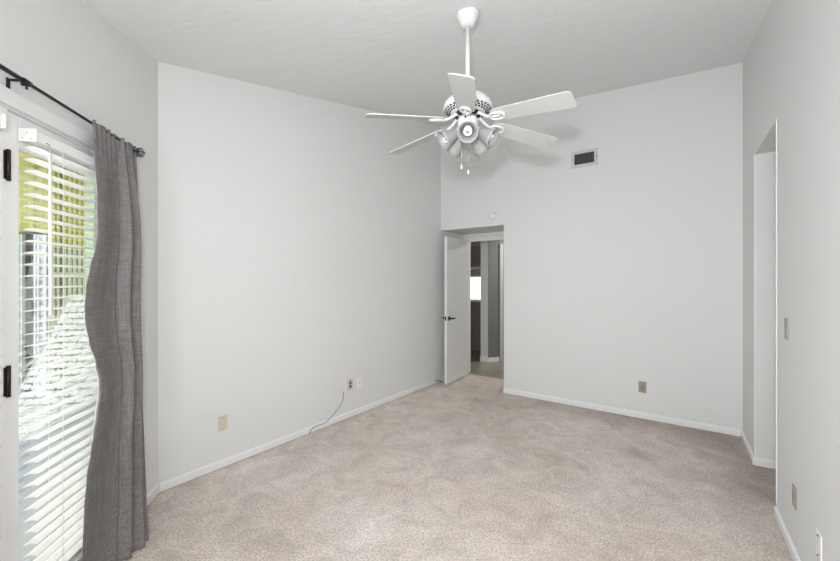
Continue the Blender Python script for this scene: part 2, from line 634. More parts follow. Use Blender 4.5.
def blind(name, t0, t1, label, pitch=0.0467, z_top=1.995, z_bot=0.145, wand=True):
    root = empty(name, MD @ Matrix.Translation((t0, 0.0, 0)), label, 'blind')
    w = t1 - t0
    mb = MB()
    mb.rbox(0, w, 0.006, 0.058, z_top - 0.008, z_top + 0.034, 0.003)
    mb.rbox(-0.004, 0.004, 0.002, 0.064, z_top - 0.014, z_top + 0.038, 0.002)
    mb.rbox(w - 0.004, w + 0.004, 0.002, 0.064, z_top - 0.014, z_top + 0.038, 0.002)
    mb.build('headrail', PVC_W, root)
    for yy, zz in ((0.033, z_top + 0.020), (0.018, z_top - 0.002), (0.048, z_top - 0.002)):
        tag(MB().box(w + 0.004, w + 0.0046, yy - 0.0016, yy + 0.0016, zz - 0.0016, zz + 0.0016).build('bracket_hole', BRONZE, root), 'dark screw hole of the end bracket')
    mb = MB()
    z = z_top - 0.034
    zs = []
    while z > z_bot + 0.02:
        zs.append(z)
        z -= pitch
    for zc in zs:
        pts = []
        for k in range(7):
            a = -1 + k / 3.0
            pts.append((0.033 + a * 0.0245, zc + 0.0035 * (1 - a * a) + 0.0018 * a))
        th = 0.0026
        ring = [(y, zz + th / 2) for y, zz in pts] + [(y, zz - th / 2) for y, zz in reversed(pts)]
        A = [mb.bm.verts.new((0.012, y, zz)) for y, zz in ring]
        B = [mb.bm.verts.new((w - 0.012, y, zz)) for y, zz in ring]
        n = len(ring)
        for i in range(n):
            j = (i + 1) % n
            mb.bm.faces.new([A[i], A[j], B[j], B[i]]).smooth = True
        mb.bm.faces.new(A)
        mb.bm.faces.new(B[::-1])
    mb.build('slats', PVC, root)
    mb = MB()
    for x in (0.14, w - 0.14):
        for y in (0.006, 0.060):
            mb.tube([(x, y, z_bot), (x, y, z_top)], 0.0011, 5)
        for zc in zs:
            mb.tube([(x, 0.006, zc - 0.004), (x, 0.060, zc - 0.001)], 0.0008, 4)
    mb.build('ladder_cord', PVC_W, root)
    MB().rbox(0.008, w - 0.008, 0.008, 0.058, z_bot - 0.012, z_bot + 0.008, 0.004).build('bottom_rail', PVC_W, root)
    if wand:
        tw, _ = on_wall(MD, 49.5, 157, 0.07)
        x = tw - t0
        wd = MB().tube([(x, 0.072, z_top - 0.04), (x + 0.002, 0.074, 1.65), (x, 0.075, 1.285)], [0.0045, 0.0055, 0.0062], 8).build('tilt_wand', PVC, root)
        mb = MB()
        mb.tube([(x, 0.058, z_top), (x, 0.068, z_top - 0.005), (x, 0.072, z_top - 0.02), (x, 0.072, z_top - 0.045)], 0.0022, 6)
        tag(mb.build('wand_hook', CHAIN, wd), 'metal hook of the wand')
    return root


blind('window_blind', DOOR_T0 + 0.03, DOOR_T1 - 0.048, 'white slatted blind on the patio door half covered by the curtain')
blind('window_blind', DOOR_T1 + 0.085, DOOR_T2 - 0.03, 'white slatted blind at the left edge of the photo', wand=False)

# ------------------------------------------------------------------ curtain rod and curtain
ROD_O = 0.060
t_end, ROD_Z = on_wall(MD, 136, 150.5, ROD_O)
t_rl, zl = on_wall(MD, 2, 67.2, ROD_O)
rod = empty('curtain_rod', MD @ Matrix.Translation((0, 0, 0)), 'thin black curtain rod above the patio door', 'curtain rod')
mb = MB()
slope = 0.0
tc_, zc_ = on_wall(MD, 27, 83, ROD_O)
RS = (zl - ROD_Z) / (t_rl - t_end)      # the rod sags a little towards its right end


def rod_z(t):
    return ROD_Z + RS * (t - t_end)


mb.tube([(t_end - 0.01, ROD_O, rod_z(t_end - 0.01)), (tc_, ROD_O, rod_z(tc_))], 0.0065, 10)
mb.tube([(tc_, ROD_O, rod_z(tc_)), (1.95, ROD_O, rod_z(1.95))], 0.0085, 10)
mb.tube([(tc_ - 0.012, ROD_O, rod_z(tc_)), (tc_ + 0.02, ROD_O, rod_z(tc_))], 0.0115, 10)
mb.build('rod', BLACK, rod)
tbr, _ = on_wall(MD, 7.2, 84, 0.0)
for tb in (tbr, t_end + 0.03):
    mb = MB()
    zr = rod_z(tb)
    mb.rbox(tb - 0.007, tb + 0.007, 0.0, 0.006, zr - 0.050, zr + 0.010, 0.002)
    mb.rbox(tb - 0.005, tb + 0.005, 0.004, ROD_O, zr - 0.001, zr + 0.007, 0.002)
    mb.rbox(tb - 0.006, tb + 0.006, ROD_O - 0.014, ROD_O + 0.016, zr - 0.016, zr - 0.008, 0.002)
    mb.tube([(tb, ROD_O + 0.004, zr - 0.030), (tb, ROD_O + 0.004, zr - 0.008)], 0.004, 8)
    mb.build('bracket', BLACK, rod)
fin = MB()
fc = (t_end - 0.034, ROD_O, ROD_Z)
fin.sphere(fc, 0.027, 14, 10)
fo = fin.build('finial', CRYSTAL, rod)
tag(fo, 'faceted smoky crystal ball finial')
mb = MB()
mb.tube([(t_end - 0.008, ROD_O, ROD_Z), (t_end - 0.016, ROD_O, ROD_Z)], 0.012, 12)
for a in range(6):
    an = a * math.pi / 3
    arc = [(fc[0] + 0.0275 * math.cos(q), fc[1] + 0.0275 * math.sin(q) * math.cos(an), fc[2] + 0.0275 * math.sin(q) * math.sin(an)) for q in [i * math.pi / 10 for i in range(11)]]
    mb.tube(arc, 0.003, 6)
mb.build('finial_cage', BLACK, fo)

LEFT = [(118, 92), (145, 93.5), (170, 95), (200, 97), (235, 97.5), (250, 95.5), (270, 90), (290, 86), (310, 84.5), (325, 85), (345, 89), (365, 96), (382, 100.5), (396, 100.5), (415, 98), (435, 94), (450, 91), (480, 86.5), (510, 84), (561, 82), (700, 80)]
RIGHT = [(150, 135.5), (200, 138), (260, 140), (340, 141), (420, 143), (500, 146.3), (530, 148.5), (560, 149), (700, 150)]


def interp(tab, y):
    if y <= tab[0][0]:
        return tab[0][1]
    for (a, b), (c, d) in zip(tab, tab[1:]):
        if y <= c:
            s = (y - a) / (c - a)
            s = s * s * (3 - 2 * s) if tab is LEFT else s
            return b + (d - b) * s
    return tab[-1][1]


def edge_t(tab, z, off):
    tt = 0.55
    for _ in range(12):
        p = MD @ Vector((tt, off, z))
        y = CY - F * (z - EYE) / p.y
        tt, _z = on_wall(MD, interp(tab, y), y, off)
    return tt


def curtain_grid(dt=0.0, do=0.0, cols=150, s_max=1.0):
    mb = MB()
    rows = 80
    V = []
    for i in range(rows + 1):
        f = i / rows
        g = min(1.0, f * 5)
        row = []
        zr = ROD_Z * (1 - f) + 0.008 * f
        bo_ = ROD_O + 0.004 + 0.030 * min(1.0, max(0.0, f - 0.02) / 0.09)
        flare = max(0.0, (0.32 - zr) / 0.32) ** 1.5

        def depth(s):
            k = max(0.0, (s - 0.50) / 0.50)
            fold = math.sin(2 * math.pi * (0.35 + 2.6 * k ** 0.85)) * (0.029 + 0.004 * math.sin(5 * f)) * min(1, k * 4) * min(1, (1 - s) * 9 + 0.2)
            broad = 0.011 * math.sin(2 * math.pi * (1.25 * min(s, 0.62) + 0.10) + 1.3 * f) * (1 - min(1, k * 2))
            o = (fold + broad) * (0.25 + 0.75 * g)
            if f < 0.10:
                o += (0.10 - f) / 0.10 * 0.0045 * math.sin(s * 58)
            return o + flare * 0.105 * s ** 1.5

        o0, o1 = depth(0.0), depth(1.0)
        lin_k = max(0.0, math.sin(min(1, max(0, (1.08 - zr) / 0.45)) * math.pi))
        tl = edge_t(LEFT, zr, bo_ + o0)
        tr = edge_t(RIGHT, zr, bo_ + o1)
        for j in range(cols + 1):
            s = s_max * j / cols   # 0 left edge (near camera) .. 1 right edge
            o = depth(s)
            k = max(0.0, (s - 0.50) / 0.50)
            tcur = tl + (tr - tl) * (s + 0.010 * g * math.sin(2 * math.pi * (0.1 + 2.6 * k ** 0.85)) * min(1, k * 4) * (1 - s) * 4)
            if dt:
                tcur += (dt * lin_k - 0.012 * (1 - lin_k)) * (1 - s / s_max)
            ztop = rod_z(tcur) - (0.03 if dt else 0) + 0.013 + 0.004 * math.sin(s * 40)
            z = ztop * (1 - f) + 0.008 * f
            row.append(mb.bm.verts.new((tcur, bo_ + o + do, z)))
        V.append(row)
    for a, b in zip(V, V[1:]):
        for j in range(cols):
            mb.bm.faces.new([a[j], a[j + 1], b[j + 1], b[j]]).smooth = True
    return mb


cur = curtain_grid().build('curtain', LINEN, None, MD)
tag(cur, 'grey linen curtain panel gathered at the right end of the black rod', 'curtain')
sm = cur.modifiers.new('thickness', 'SOLIDIFY')
sm.thickness = 0.003
sm.offset = 1
lin = curtain_grid(dt=0.013, do=-0.005, cols=14, s_max=0.14).build('lining', LINING, cur)
tag(lin, 'white lining showing past the left edge')
sm = lin.modifiers.new('thickness', 'SOLIDIFY')
sm.thickness = 0.0015

# ------------------------------------------------------------------ ceiling fan
FX, FY, FZ = 0.290, 2.27, 2.338
R_TIP = 0.63
PH = math.radians(-10)
cz0 = zceil(FX, FY)
fan = empty('ceiling_fan', Matrix.Translation((FX, FY, cz0)), 'white six-blade ceiling fan with five frosted lamp shades', 'ceiling fan')
zz = FZ - cz0
MB().lathe([(0.0, 0.02), (0.067, 0.02), (0.068, -0.016), (0.066, -0.022), (0.060, -0.034), (0.048, -0.062), (0.041, -0.074), (0.028, -0.080), (0.018, -0.082), (0.0, -0.082)], 36).build('canopy', FANW, fan)
MB().tube([(0, 0, -0.075), (0, 0, zz + 0.225)], 0.0135, 16).build('downrod', FANW, fan)
# motor housing: domed top, widest rim, sloping vented underside
hz = zz + 0.078
MB().lathe([(0.0, hz + 0.160), (0.022, hz + 0.158), (0.026, hz + 0.146), (0.05, hz + 0.142), (0.085, hz + 0.134), (0.120, hz + 0.113), (0.142, hz + 0.086), (0.149, hz + 0.066),
            (0.148, hz + 0.058), (0.144, hz + 0.052), (0.098, hz + 0.029), (0.085, hz + 0.026), (0.0, hz + 0.026)], 48).build('motor_housing', FANW, fan)
mb = MB()
for ring, (r, z, n) in enumerate(((0.1345, hz + 0.0470, 30), (0.1215, hz + 0.0405, 30), (0.109, hz + 0.0342, 30))):
    for k in range(n):
        a = 2 * math.pi * (k + 0.5 * (ring % 2)) / n
        m = Matrix.Rotation(a, 4, 'Z') @ Matrix.Translation((r, 0, z)) @ Matrix.Rotation(math.radians(-26.5), 4, 'Y')
        mb.box(-0.0042, 0.0042, -0.0062, 0.0062, -0.003, 0.0012, m)
tag(mb.build('vent_holes', DARK, fan), 'rings of dark vent holes')
MB().lathe([(0.0, hz + 0.034), (0.078, hz + 0.034), (0.080, hz + 0.020), (0.074, hz + 0.008), (0.0, hz + 0.008)], 36).build('flywheel', DARK, fan)


DROOP = Matrix.Translation((R_TIP, 0, 0)) @ Matrix.Rotation(math.radians(6.2), 4, 'Y') @ Matrix.Translation((-R_TIP, 0, 0))


def blade_mesh():
    """outline along +x from the bracket to the tip, pitched about x"""
    mb = MB()
    r0, r1 = 0.165, R_TIP
    out = []
    n = 16
    top = []
    for i in range(n + 1):
        s = i / n
        x = r0 + (r1 - r0) * s
        w = 0.050 + 0.014 * min(1, s * 1.25)
        if s < 0.06:
            w *= 0.72 + 0.28 * math.sin(s / 0.06 * math.pi / 2)
        top.append((x, w))
    # rounded tip corners
    rc = 0.028
    xs = [p for p in top if p[0] < r1 - rc]
    wt = top[-1][1]
    for k in range(6):
        a = math.pi / 2 * k / 5
        xs.append((r1 - rc + rc * math.sin(a), wt - rc + rc * math.cos(a)))
    pts = xs + [(x, -w) for x, w in reversed(xs)]
    th = 0.003
    pitch = DROOP @ Matrix.Rotation(math.radians(BLADE_PITCH), 4, 'X')
    up = [mb.bm.verts.new(pitch @ Vector((x, y, th))) for x, y in pts]
    dn = [mb.bm.verts.new(pitch @ Vector((x, y, -th))) for x, y in pts]
    mb.bm.faces.new(up)
    mb.bm.faces.new(dn[::-1])
    for i in range(len(pts)):
        j = (i + 1) % len(pts)
        mb.bm.faces.new([up[i], dn[i], dn[j], up[j]])
    return mb


BLADE_PITCH = -14


def bracket_mesh():
    mb = MB()
    pitch = DROOP @ Matrix.Rotation(math.radians(BLADE_PITCH), 4, 'X')
    # arm from the flywheel that drops to the blade, with a scrolled loop under the blade
    mb.tube([(0.055, 0.0, 0.096), (0.085, 0, 0.088), (0.110, 0, 0.068), (0.135, 0, 0.052), DROOP @ Vector((0.165, 0, -0.009))], [0.012, 0.010, 0.009, 0.009, 0.009], 8)
    loop = []
    for k in range(21):
        a = 2 * math.pi * k / 20
        loop.append(pitch @ Vector((0.198 + 0.046 * math.cos(a), 0.030 * math.sin(a), -0.010)))
    mb.tube(loop, 0.0072, 8, caps=False)
    mb.tube([pitch @ Vector((0.155, 0, -0.009)), pitch @ Vector((0.200, 0, -0.009))], 0.008, 8)
    mb.sphere(pitch @ Vector((0.205, 0, -0.010)), 0.010, 10, 6, (1.4, 1, 0.6))
    return mb


blade0 = iron0 = None
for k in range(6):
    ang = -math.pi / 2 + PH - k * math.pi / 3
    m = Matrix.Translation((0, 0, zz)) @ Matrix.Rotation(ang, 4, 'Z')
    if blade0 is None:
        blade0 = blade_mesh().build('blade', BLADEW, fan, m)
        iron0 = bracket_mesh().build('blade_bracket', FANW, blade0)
    else:
        bl = blade0.copy()
        COL.objects.link(bl)
        bl.parent = fan
        bl.matrix_local = m
        br = iron0.copy()
        COL.objects.link(br)
        br.parent = bl
# light kit
lz = zz + 0.004
MB().lathe([(0.0, lz + 0.085), (0.056, lz + 0.080), (0.062, lz + 0.060), (0.060, lz + 0.030), (0.058, lz - 0.002), (0.050, lz - 0.018), (0.030, lz - 0.034), (0.012, lz - 0.042), (0.0, lz - 0.044)], 32).build('light_fitter', FANW, fan)
MB().box(-0.026, -0.017, -0.064, -0.054, lz + 0.052, lz + 0.062).build('fitter_screw', DARK, fan)
sh0 = None
TILT = math.radians(58)           # shade axis from straight down
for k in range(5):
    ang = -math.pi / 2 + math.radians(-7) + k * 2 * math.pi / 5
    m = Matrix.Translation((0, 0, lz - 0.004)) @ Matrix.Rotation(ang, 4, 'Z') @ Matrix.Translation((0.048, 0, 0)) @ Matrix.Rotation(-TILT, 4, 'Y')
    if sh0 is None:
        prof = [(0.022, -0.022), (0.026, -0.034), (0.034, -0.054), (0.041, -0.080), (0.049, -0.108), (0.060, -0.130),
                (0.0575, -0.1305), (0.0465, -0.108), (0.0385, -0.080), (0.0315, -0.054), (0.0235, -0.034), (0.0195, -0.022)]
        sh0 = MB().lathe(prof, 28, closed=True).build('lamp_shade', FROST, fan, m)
        MB().lathe([(0.0, 0.004), (0.017, 0.002), (0.023, -0.008), (0.023, -0.024), (0.018, -0.028), (0.0, -0.028)], 20).build('socket', FANW, sh0)
        mb = MB()
        mb.lathe([(0.0, -0.028), (0.014, -0.028), (0.017, -0.036), (0.017, -0.052), (0.012, -0.056), (0.0, -0.056)], 16)
        hel = []
        turns = 3.2
        for i in range(81):
            s = i / 80
            a = 2 * math.pi * turns * s
            rr = 0.0190 * (1 if s < 0.86 else 1 - 0.7 * (s - 0.86) / 0.14)
            hel.append((rr * math.cos(a), rr * math.sin(a), -0.058 - 0.062 * s))
        mb.tube(hel, 0.0066, 8)
        mb.build('bulb', BULB, sh0)
        kids = list(sh0.children)
    else:
        s2 = sh0.copy()
        COL.objects.link(s2)
        s2.parent = fan
        s2.matrix_local = m
        for c in kids:
            c2 = c.copy()
            COL.objects.link(c2)
            c2.parent = s2
for (dx, zl_, n) in ((-0.040, 2.118, 0), (0.001, 2.088, 1)):
    ch = MB().tube([(dx, -0.02, lz - 0.03), (dx, -0.02, zl_ - cz0)], 0.0016, 6).build('pull_chain', CHAIN, fan)
    MB().lathe([(0.0, 0.012), (0.003, 0.010), (0.006, 0.0), (0.0065, -0.010), (0.004, -0.016), (0.0, -0.017)], 12, Matrix.Translation((dx, -0.02, zl_ - cz0))).build('chain_pull', FANW, ch)

# ------------------------------------------------------------------ wall fittings


def plate(name, M, px, py, w, h, mtl, label, cat, off=0.0):
    x, z = on_wall(M, px, py, off)
    root = empty(name, M @ Matrix.Translation((x, off, z)), label, cat)
    MB().rbox(-w / 2, w / 2, 0, 0.006, -h / 2, h / 2, 0.003).build('cover_plate', mtl, root)
    return root


def receptacle(root, mtl, slot):
    for s in (-1, 1):
        mb = MB()
        prof = [(0.0, 0.009), (0.015, 0.009), (0.0165, 0.006), (0.0165, 0.002)]
        mb.lathe(prof, 20, Matrix.Translation((0, 0, s * 0.0195)) @ Matrix.Rotation(-math.pi / 2, 4, 'X'))
        so = mb.build('socket', mtl, root)
        mb = MB()
        for x in (-0.006, 0.006):
            mb.box(x - 0.0012, x + 0.0012, 0.0085, 0.0095, s * 0.0195, s * 0.0195 + 0.008)
        mb.box(-0.002, 0.002, 0.0085, 0.0095, s * 0.0195 - 0.009, s * 0.0195 - 0.005)
        mb.build('slot', slot, so)
    MB().sphere((0, 0.0065, 0), 0.003, 8, 6).build('screw', slot, root)


r = plate('wall_plate', MA, 222.5, 423, 0.070, 0.114, IVORY, 'blank ivory cover plate low on the long left wall', 'wall plate')
for s in (-1, 1):
    MB().sphere((0, 0.0062, s * 0.042), 0.0035, 8, 6).build('screw', BROWNP, r)
r = plate('electrical_outlet', MA, 350, 384.5, 0.072, 0.114, IVORY, 'ivory outlet with brown sockets on the left wall above the cable', 'outlet')
receptacle(r, BROWNP, DARK)
r = plate('cable_plate', MA, 359, 383, 0.070, 0.112, WPLATE, 'white coaxial cable plate right beside the ivory outlet', 'wall plate')
MB().lathe([(0.0, 0.012), (0.0045, 0.012), (0.0048, 0.004)], 12, Matrix.Rotation(-math.pi / 2, 4, 'X') @ Matrix.Translation((0, 0, 0))).build('connector', DARK, r)
r = plate('electrical_outlet', MBk, 642.5, 387, 0.070, 0.116, ALMOND, 'almond outlet low on the far wall below the air vent', 'outlet')
receptacle(r, ALMOND, DARK)
r = plate('light_switch', MC, 787.3, 329, 0.075, 0.116, GREYP, 'grey light switch on the right wall beside the opening', 'light switch')
MB().rbox(-0.004, 0.004, 0.004, 0.011, -0.004, 0.008, 0.001).build('toggle', GREYP, r)
r = plate('electrical_outlet', MC, 795.2, 497, 0.066, 0.110, ALMOND, 'almond outlet low on the right wall', 'outlet')
receptacle(r, ALMOND, DARK)
r = plate('cable_plate', MC, 820, 546, 0.070, 0.116, WPLATE, 'white cable plate near the bottom right corner of the photo', 'wall plate')
for s in (-1, 1):
    MB().sphere((0, 0.0065, s * 0.042), 0.004, 8, 6).build('screw', BROWNP, r)

# cable hanging from the wall down to the baseboard
pts = []
for px, py, off in ((343.4, 391.5, -0.004), (343.6, 393, 0.012), (343.2, 398, 0.016), (340.5, 405, 0.018), (335.5, 412, 0.018), (329.5, 419, 0.018), (323.5, 423.5, 0.020), (318, 425.2, 0.026), (314, 427, 0.030), (311, 430.2, 0.026), (309.2, 433.6, 0.022)):
    x, z = on_wall(MA, px, py, max(off, 0))
    pts.append(Vector((x, off, max(z, 0.004))))
sm_pts = []
for i in range(len(pts) - 1):
    p0, p1, p2, p3 = pts[max(i - 1, 0)], pts[i], pts[i + 1], pts[min(i + 2, len(pts) - 1)]
    for k in range(5):
        s = k / 5
        sm_pts.append(0.5 * ((2 * p1) + (p2 - p0) * s + (2 * p0 - 5 * p1 + 4 * p2 - p3) * s * s + (3 * p1 - p0 - 3 * p2 + p3) * s ** 3))
sm_pts.append(pts[-1])
o = MB().tube(sm_pts, 0.0030, 8).build('wall_cable', CABLE, None, MA)
tag(o, 'thin grey cable hanging from the left wall to the baseboard', 'cable')

# air vent
x, z = on_wall(MBk, 584.5, 158.5)
xa, z1a = on_wall(MBk, 571.3, 152.6)
xb, z1b = on_wall(MBk, 597.8, 147.9)
_, z0a = on_wall(MBk, 571.3, 169.0)
W, H = abs(xa - xb) / 2, (z1a - z0a) / 2
vent = empty('air_vent', MBk @ Matrix.Translation(((xa + xb) / 2, 0, (z1a + z0a) / 2)), 'rectangular air vent high on the far wall', 'vent')
mb = MB()
bw = 0.035
for q in ((-W, W, H - bw, H), (-W, W, -H, -H + bw), (-W, -W + bw, -H + bw, H - bw), (W - bw, W, -H + bw, H - bw)):
    mb.rbox(q[0], q[1], 0, 0.012, q[2], q[3], 0.003)
mb.build('frame', VENTG, vent)
MB().box(-W + bw, W - bw, 0.0, 0.002, -H + bw, H - bw).build('backing', DARK, vent)
mb = MB()
n = 16
for k in range(n):
    xx = -W + bw + (2 * W - 2 * bw) * (k + 0.5) / n
    mb.box(-0.0015, 0.0015, -0.006, 0.006, -H + bw, H - bw, Matrix.Translation((xx, 0.009, 0)) @ Matrix.Rotation(math.radians(35), 4, 'Z'))
mb.build('louvres', VENTD, vent)
for s in (-1, 1):
    MB().sphere((s * (W - 0.016), 0.0125, 0), 0.004, 8, 6).build('screw', DARK, vent)
MB().rbox(-W + 0.006, -W + 0.012, 0.012, 0.022, -0.012, 0.004, 0.001).build('damper_lever', DARK, vent)

# smoke detector
x, z = on_wall(MBk, 493.6, 215.8)
MR = Matrix.Rotation(-math.pi / 2, 4, 'X')
det = empty('smoke_detector', MBk @ Matrix.Translation((x, 0, z)), 'round white smoke detector above the open door', 'smoke detector')
MB().lathe([(0.0, 0.026), (0.034, 0.025), (0.044, 0.021), (0.050, 0.012), (0.053, 0.0)], 32, MR).build('body', WPLATE, det)
MB().lathe([(0.045, 0.0225), (0.047, 0.0215), (0.047, 0.019), (0.0445, 0.020)], 32, MR, closed=True).build('sensor_gap', VENTD, det)
mb = MB()
mb.box(-0.016, -0.008, 0.0255, 0.0275, 0.006, 0.014)
tag(mb.build('indicator', DARK, det), 'dark indicator window')
MB().rbox(0.006, 0.016, 0.0245, 0.0275, -0.016, 0.004, 0.001).build('test_button', VENTG, det)

# ------------------------------------------------------------------ bedroom door, its frame and stop
# local frame: along the left wall reversed (x = u away from camera) and v to the right
eu = (P_AB - P_AD).normalized()
MU = Matrix(((eu.x, eu.y, 0, P_AB.x), (eu.y, -eu.x, 0, P_AB.y), (0, 0, 1, 0), (0, 0, 0, 1)))
MUr = Matrix(((eu.x, -eu.y, 0, P_AB.x), (eu.y, eu.x, 0, P_AB.y), (0, 0, 1, 0), (0, 0, 0, 1)))   # y to the left


def to_u(px, d):
    p = Vector(((px - CX) / F * d, d, 0))
    return MUr.inverted() @ p


near = Vector(((444.4 - CX) / F * 5.085, 5.085))
far = Vector(((466.4 - CX) / F * 5.68, 5.68))
MDo, LDo = frame(near, far)       # local y = left side of the leaf
LDo -= 0.02
door = empty('door_3', MDo, 'white flat bedroom door standing open into the room', 'door', kind='structure')
MB().rbox(0, LDo, -0.038, 0.0, 0.014, 2.030, 0.002).build('door_leaf', DOORW, door)
lz_ = EYE - 38.0 / F * 5.1
for s, y0 in ((1, 0.0), (-1, -0.038)):
    mb = MB()
    m = Matrix.Translation((0.062, y0, lz_)) @ Matrix.Rotation(-s * math.pi / 2, 4, 'X')
    mb.lathe([(0.0, 0.010), (0.024, 0.010), (0.031, 0.006), (0.032, 0.0)], 24, m)
    mb.tube([(0.062, y0, lz_), (0.062, y0 + s * 0.05, lz_)], 0.010, 10)
    mb.tube([(0.058, y0 + s * 0.05, lz_), (0.085, y0 + s * 0.054, lz_), (0.125, y0 + s * 0.052, lz_ - 0.002), (0.170, y0 + s * 0.046, lz_ - 0.004)], [0.012, 0.010, 0.0085, 0.007], 10)
    tag(mb.build('door_handle', BLACK, door), 'black lever handle')
MB().box(-0.001, 0.002, -0.030, -0.008, lz_ - 0.028, lz_ + 0.028).build('latch_plate', BRONZE, door)
for zc in (0.25, 1.05, 1.80):
    mb = MB()
    mb.tube([(LDo + 0.004, 0.006, zc - 0.045), (LDo + 0.004, 0.006, zc + 0.045)], 0.006, 8)
    mb.box(LDo, LDo + 0.002, -0.020, 0.006, zc - 0.042, zc + 0.042)
    mb.build('hinge', BRONZE, door)

# frame of that door (in wall frame MUr: x = away, y = left)
ju = ALC - 0.02
mb = MB()
lw_ = 0.94
mb.box(ju, ju + 0.12, -0.050, 0.0, 0, DH)
mb.box(ju, ju + 0.12, -lw_ - 0.1, -0.86, 0, DH)
mb.box(ju, ju + 0.12, -0.86, -0.050, 2.055, DH)
tag(mb.build('wall_recess_back', W_PAINT, None, MUr), 'white strip of wall around the bedroom door frame', 'wall', kind='structure')
mb = MB()
mb.rbox(ju - 0.014, ju, -0.93, -0.012, 2.020, 2.078, 0.003)
mb.rbox(ju - 0.014, ju, -0.066, -0.012, 0, 2.020, 0.003)
mb.box(ju, ju + 0.12, -0.84, -0.066, 2.035, 2.055)
mb.box(ju, ju + 0.12, -0.066, -0.050, 0, 2.055)
mb.box(ju, ju + 0.12, -0.86, -0.84, 0, 2.055)
tag(mb.build('trim_6', TRIM, None, MUr), 'white casing of the bedroom door', 'trim', kind='structure')

# spring door stop on the baseboard
x, z = on_wall(MA, 438.6, 381.5, 0.05)
ds = empty('door_stop', MA @ Matrix.Translation((x, 0.014, 0.045)), 'small dark spring door stop on the baseboard beside the open door', 'door stop')
hel = [(0.006 * math.cos(i * 0.9), 0.006 + 0.06 * i / 60, 0.006 * math.sin(i * 0.9)) for i in range(61)]
MB().tube(hel, 0.0016, 5).build('spring', CHAIN, ds)
MB().tube([(0, 0, 0), (0, 0.006, 0)], 0.012, 12).build('base', BRONZE, ds)
MB().tube([(0, 0.066, 0), (0, 0.080, 0)], 0.009, 12).build('rubber_tip', DARK, ds)

# ------------------------------------------------------------------ hall and kitchen seen past the door
HW = mat('hall_wall_paint', (0.60, 0.60, 0.59), 0.7, noise_scale=2, noise_amt=0.02)
GREYW = mat('grey_hall_facet', (0.18, 0.18, 0.175), 0.7, noise_scale=2, noise_amt=0.02)  # darker grey tone than the pale wall end beside it
TANW = mat('tan_kitchen_wall', (0.55, 0.49, 0.36), 0.7, noise_scale=2, noise_amt=0.03)
DWOOD = mat('dark_stained_wood', (0.25, 0.22, 0.185), 0.45, noise_scale=5, noise_amt=0.45, stretch=(9, 9, 1))


def tile_material():
    m = bpy.data.materials.new('hall_tile')
    m.use_nodes = True
    nt = m.node_tree
    b = nt.nodes['Principled BSDF']
    b.inputs['Roughness'].default_value = 0.3
    tc = nt.nodes.new('ShaderNodeTexCoord')
    br = nt.nodes.new('ShaderNodeTexBrick')
    br.offset = 0
    br.inputs['Color1'].default_value = (0.30, 0.275, 0.23, 1)
    br.inputs['Color2'].default_value = (0.34, 0.31, 0.26, 1)
    br.inputs['Mortar'].default_value = (0.12, 0.105, 0.085, 1)
    br.inputs['Scale'].default_value = 1.0
    br.inputs['Mortar Size'].default_value = 0.008
    br.inputs['Brick Width'].default_value = 0.45
    br.inputs['Row Height'].default_value = 0.45
    nt.links.new(tc.outputs['Object'], br.inputs['Vector'])
    nt.links.new(br.outputs['Color'], b.inputs['Base Color'])
    return m


HU0, HU1, HV0, HV1, HZ = ALC - 0.0, 4.6, -3.0, 1.6, 2.44    # v to the right is -y
mb = MB()
mb.box(ju + 0.0, HU1 + 0.1, -HV1 - 0.1, -HV0 + 0.1, -0.06, -0.004)
tag(mb.build('floor_hall', tile_material(), None, MUr), 'tan tile floor of the hall past the open door', 'floor', kind='structure')
MB_ = MB()
MB_.box(ju + 0.12, HU1 + 0.1, -HV1 - 0.1, -HV0 + 0.1, HZ, HZ + 0.1)
tag(MB_.build('ceiling_hall', CEIL, None, MUr), 'flat ceiling of the hall', 'ceiling', kind='structure')
mb = MB()
mb.box(ju + 0.02, ju + 0.12, 0.0, -HV0, 0, HZ)
mb.box(ju + 0.02, ju + 0.12, -HV1, -lw_ - 0.1, 0, HZ)
mb.box(ju + 0.02, ju + 0.12, -lw_ - 0.1, 0.0, DH, HZ)
mb.box(ju + 0.02, HU1, -HV1 - 0.1, -HV1, 0, HZ)
mb.box(ju + 0.02, HU1, -HV0, -HV0 + 0.1, 0, HZ)
tag(mb.build('wall_hall', HW, None, MUr), 'pale walls around the hall', 'wall', kind='structure')
# far kitchen wall with the bright window
kw0, kw1, kz0, kz1 = 1.15, 2.35, 0.85, 1.56      # y (left) range
mb = MB()
mb.box(HU1, HU1 + 0.1, -HV1, kw0, 0, HZ)
mb.box(HU1, HU1 + 0.1, kw1, -HV0, 0, HZ)
mb.box(HU1, HU1 + 0.1, kw0, kw1, 0, kz0)
mb.box(HU1, HU1 + 0.1, kw0, kw1, kz1, HZ)
tag(mb.build('wall_kitchen', TANW, None, MUr), 'tan kitchen wall around the bright window', 'wall', kind='structure')
mb = MB()
for q in ((kw0, kw1, kz0, kz0 + 0.04), (kw0, kw1, kz1 - 0.04, kz1), (kw0, kw0 + 0.04, kz0, kz1), (kw1 - 0.04, kw1, kz0, kz1)):
    mb.box(HU1 + 0.01, HU1 + 0.08, q[0], q[1], q[2], q[3])
w2 = mb.build('window_2', TRIM, None, MUr)
tag(w2, 'bright kitchen window far past the open door', 'window', kind='structure')
MB().box(HU1 + 0.04, HU1 + 0.044, kw0 + 0.04, kw1 - 0.04, kz0 + 0.04, kz1 - 0.04).build('pane', GLASS, w2)

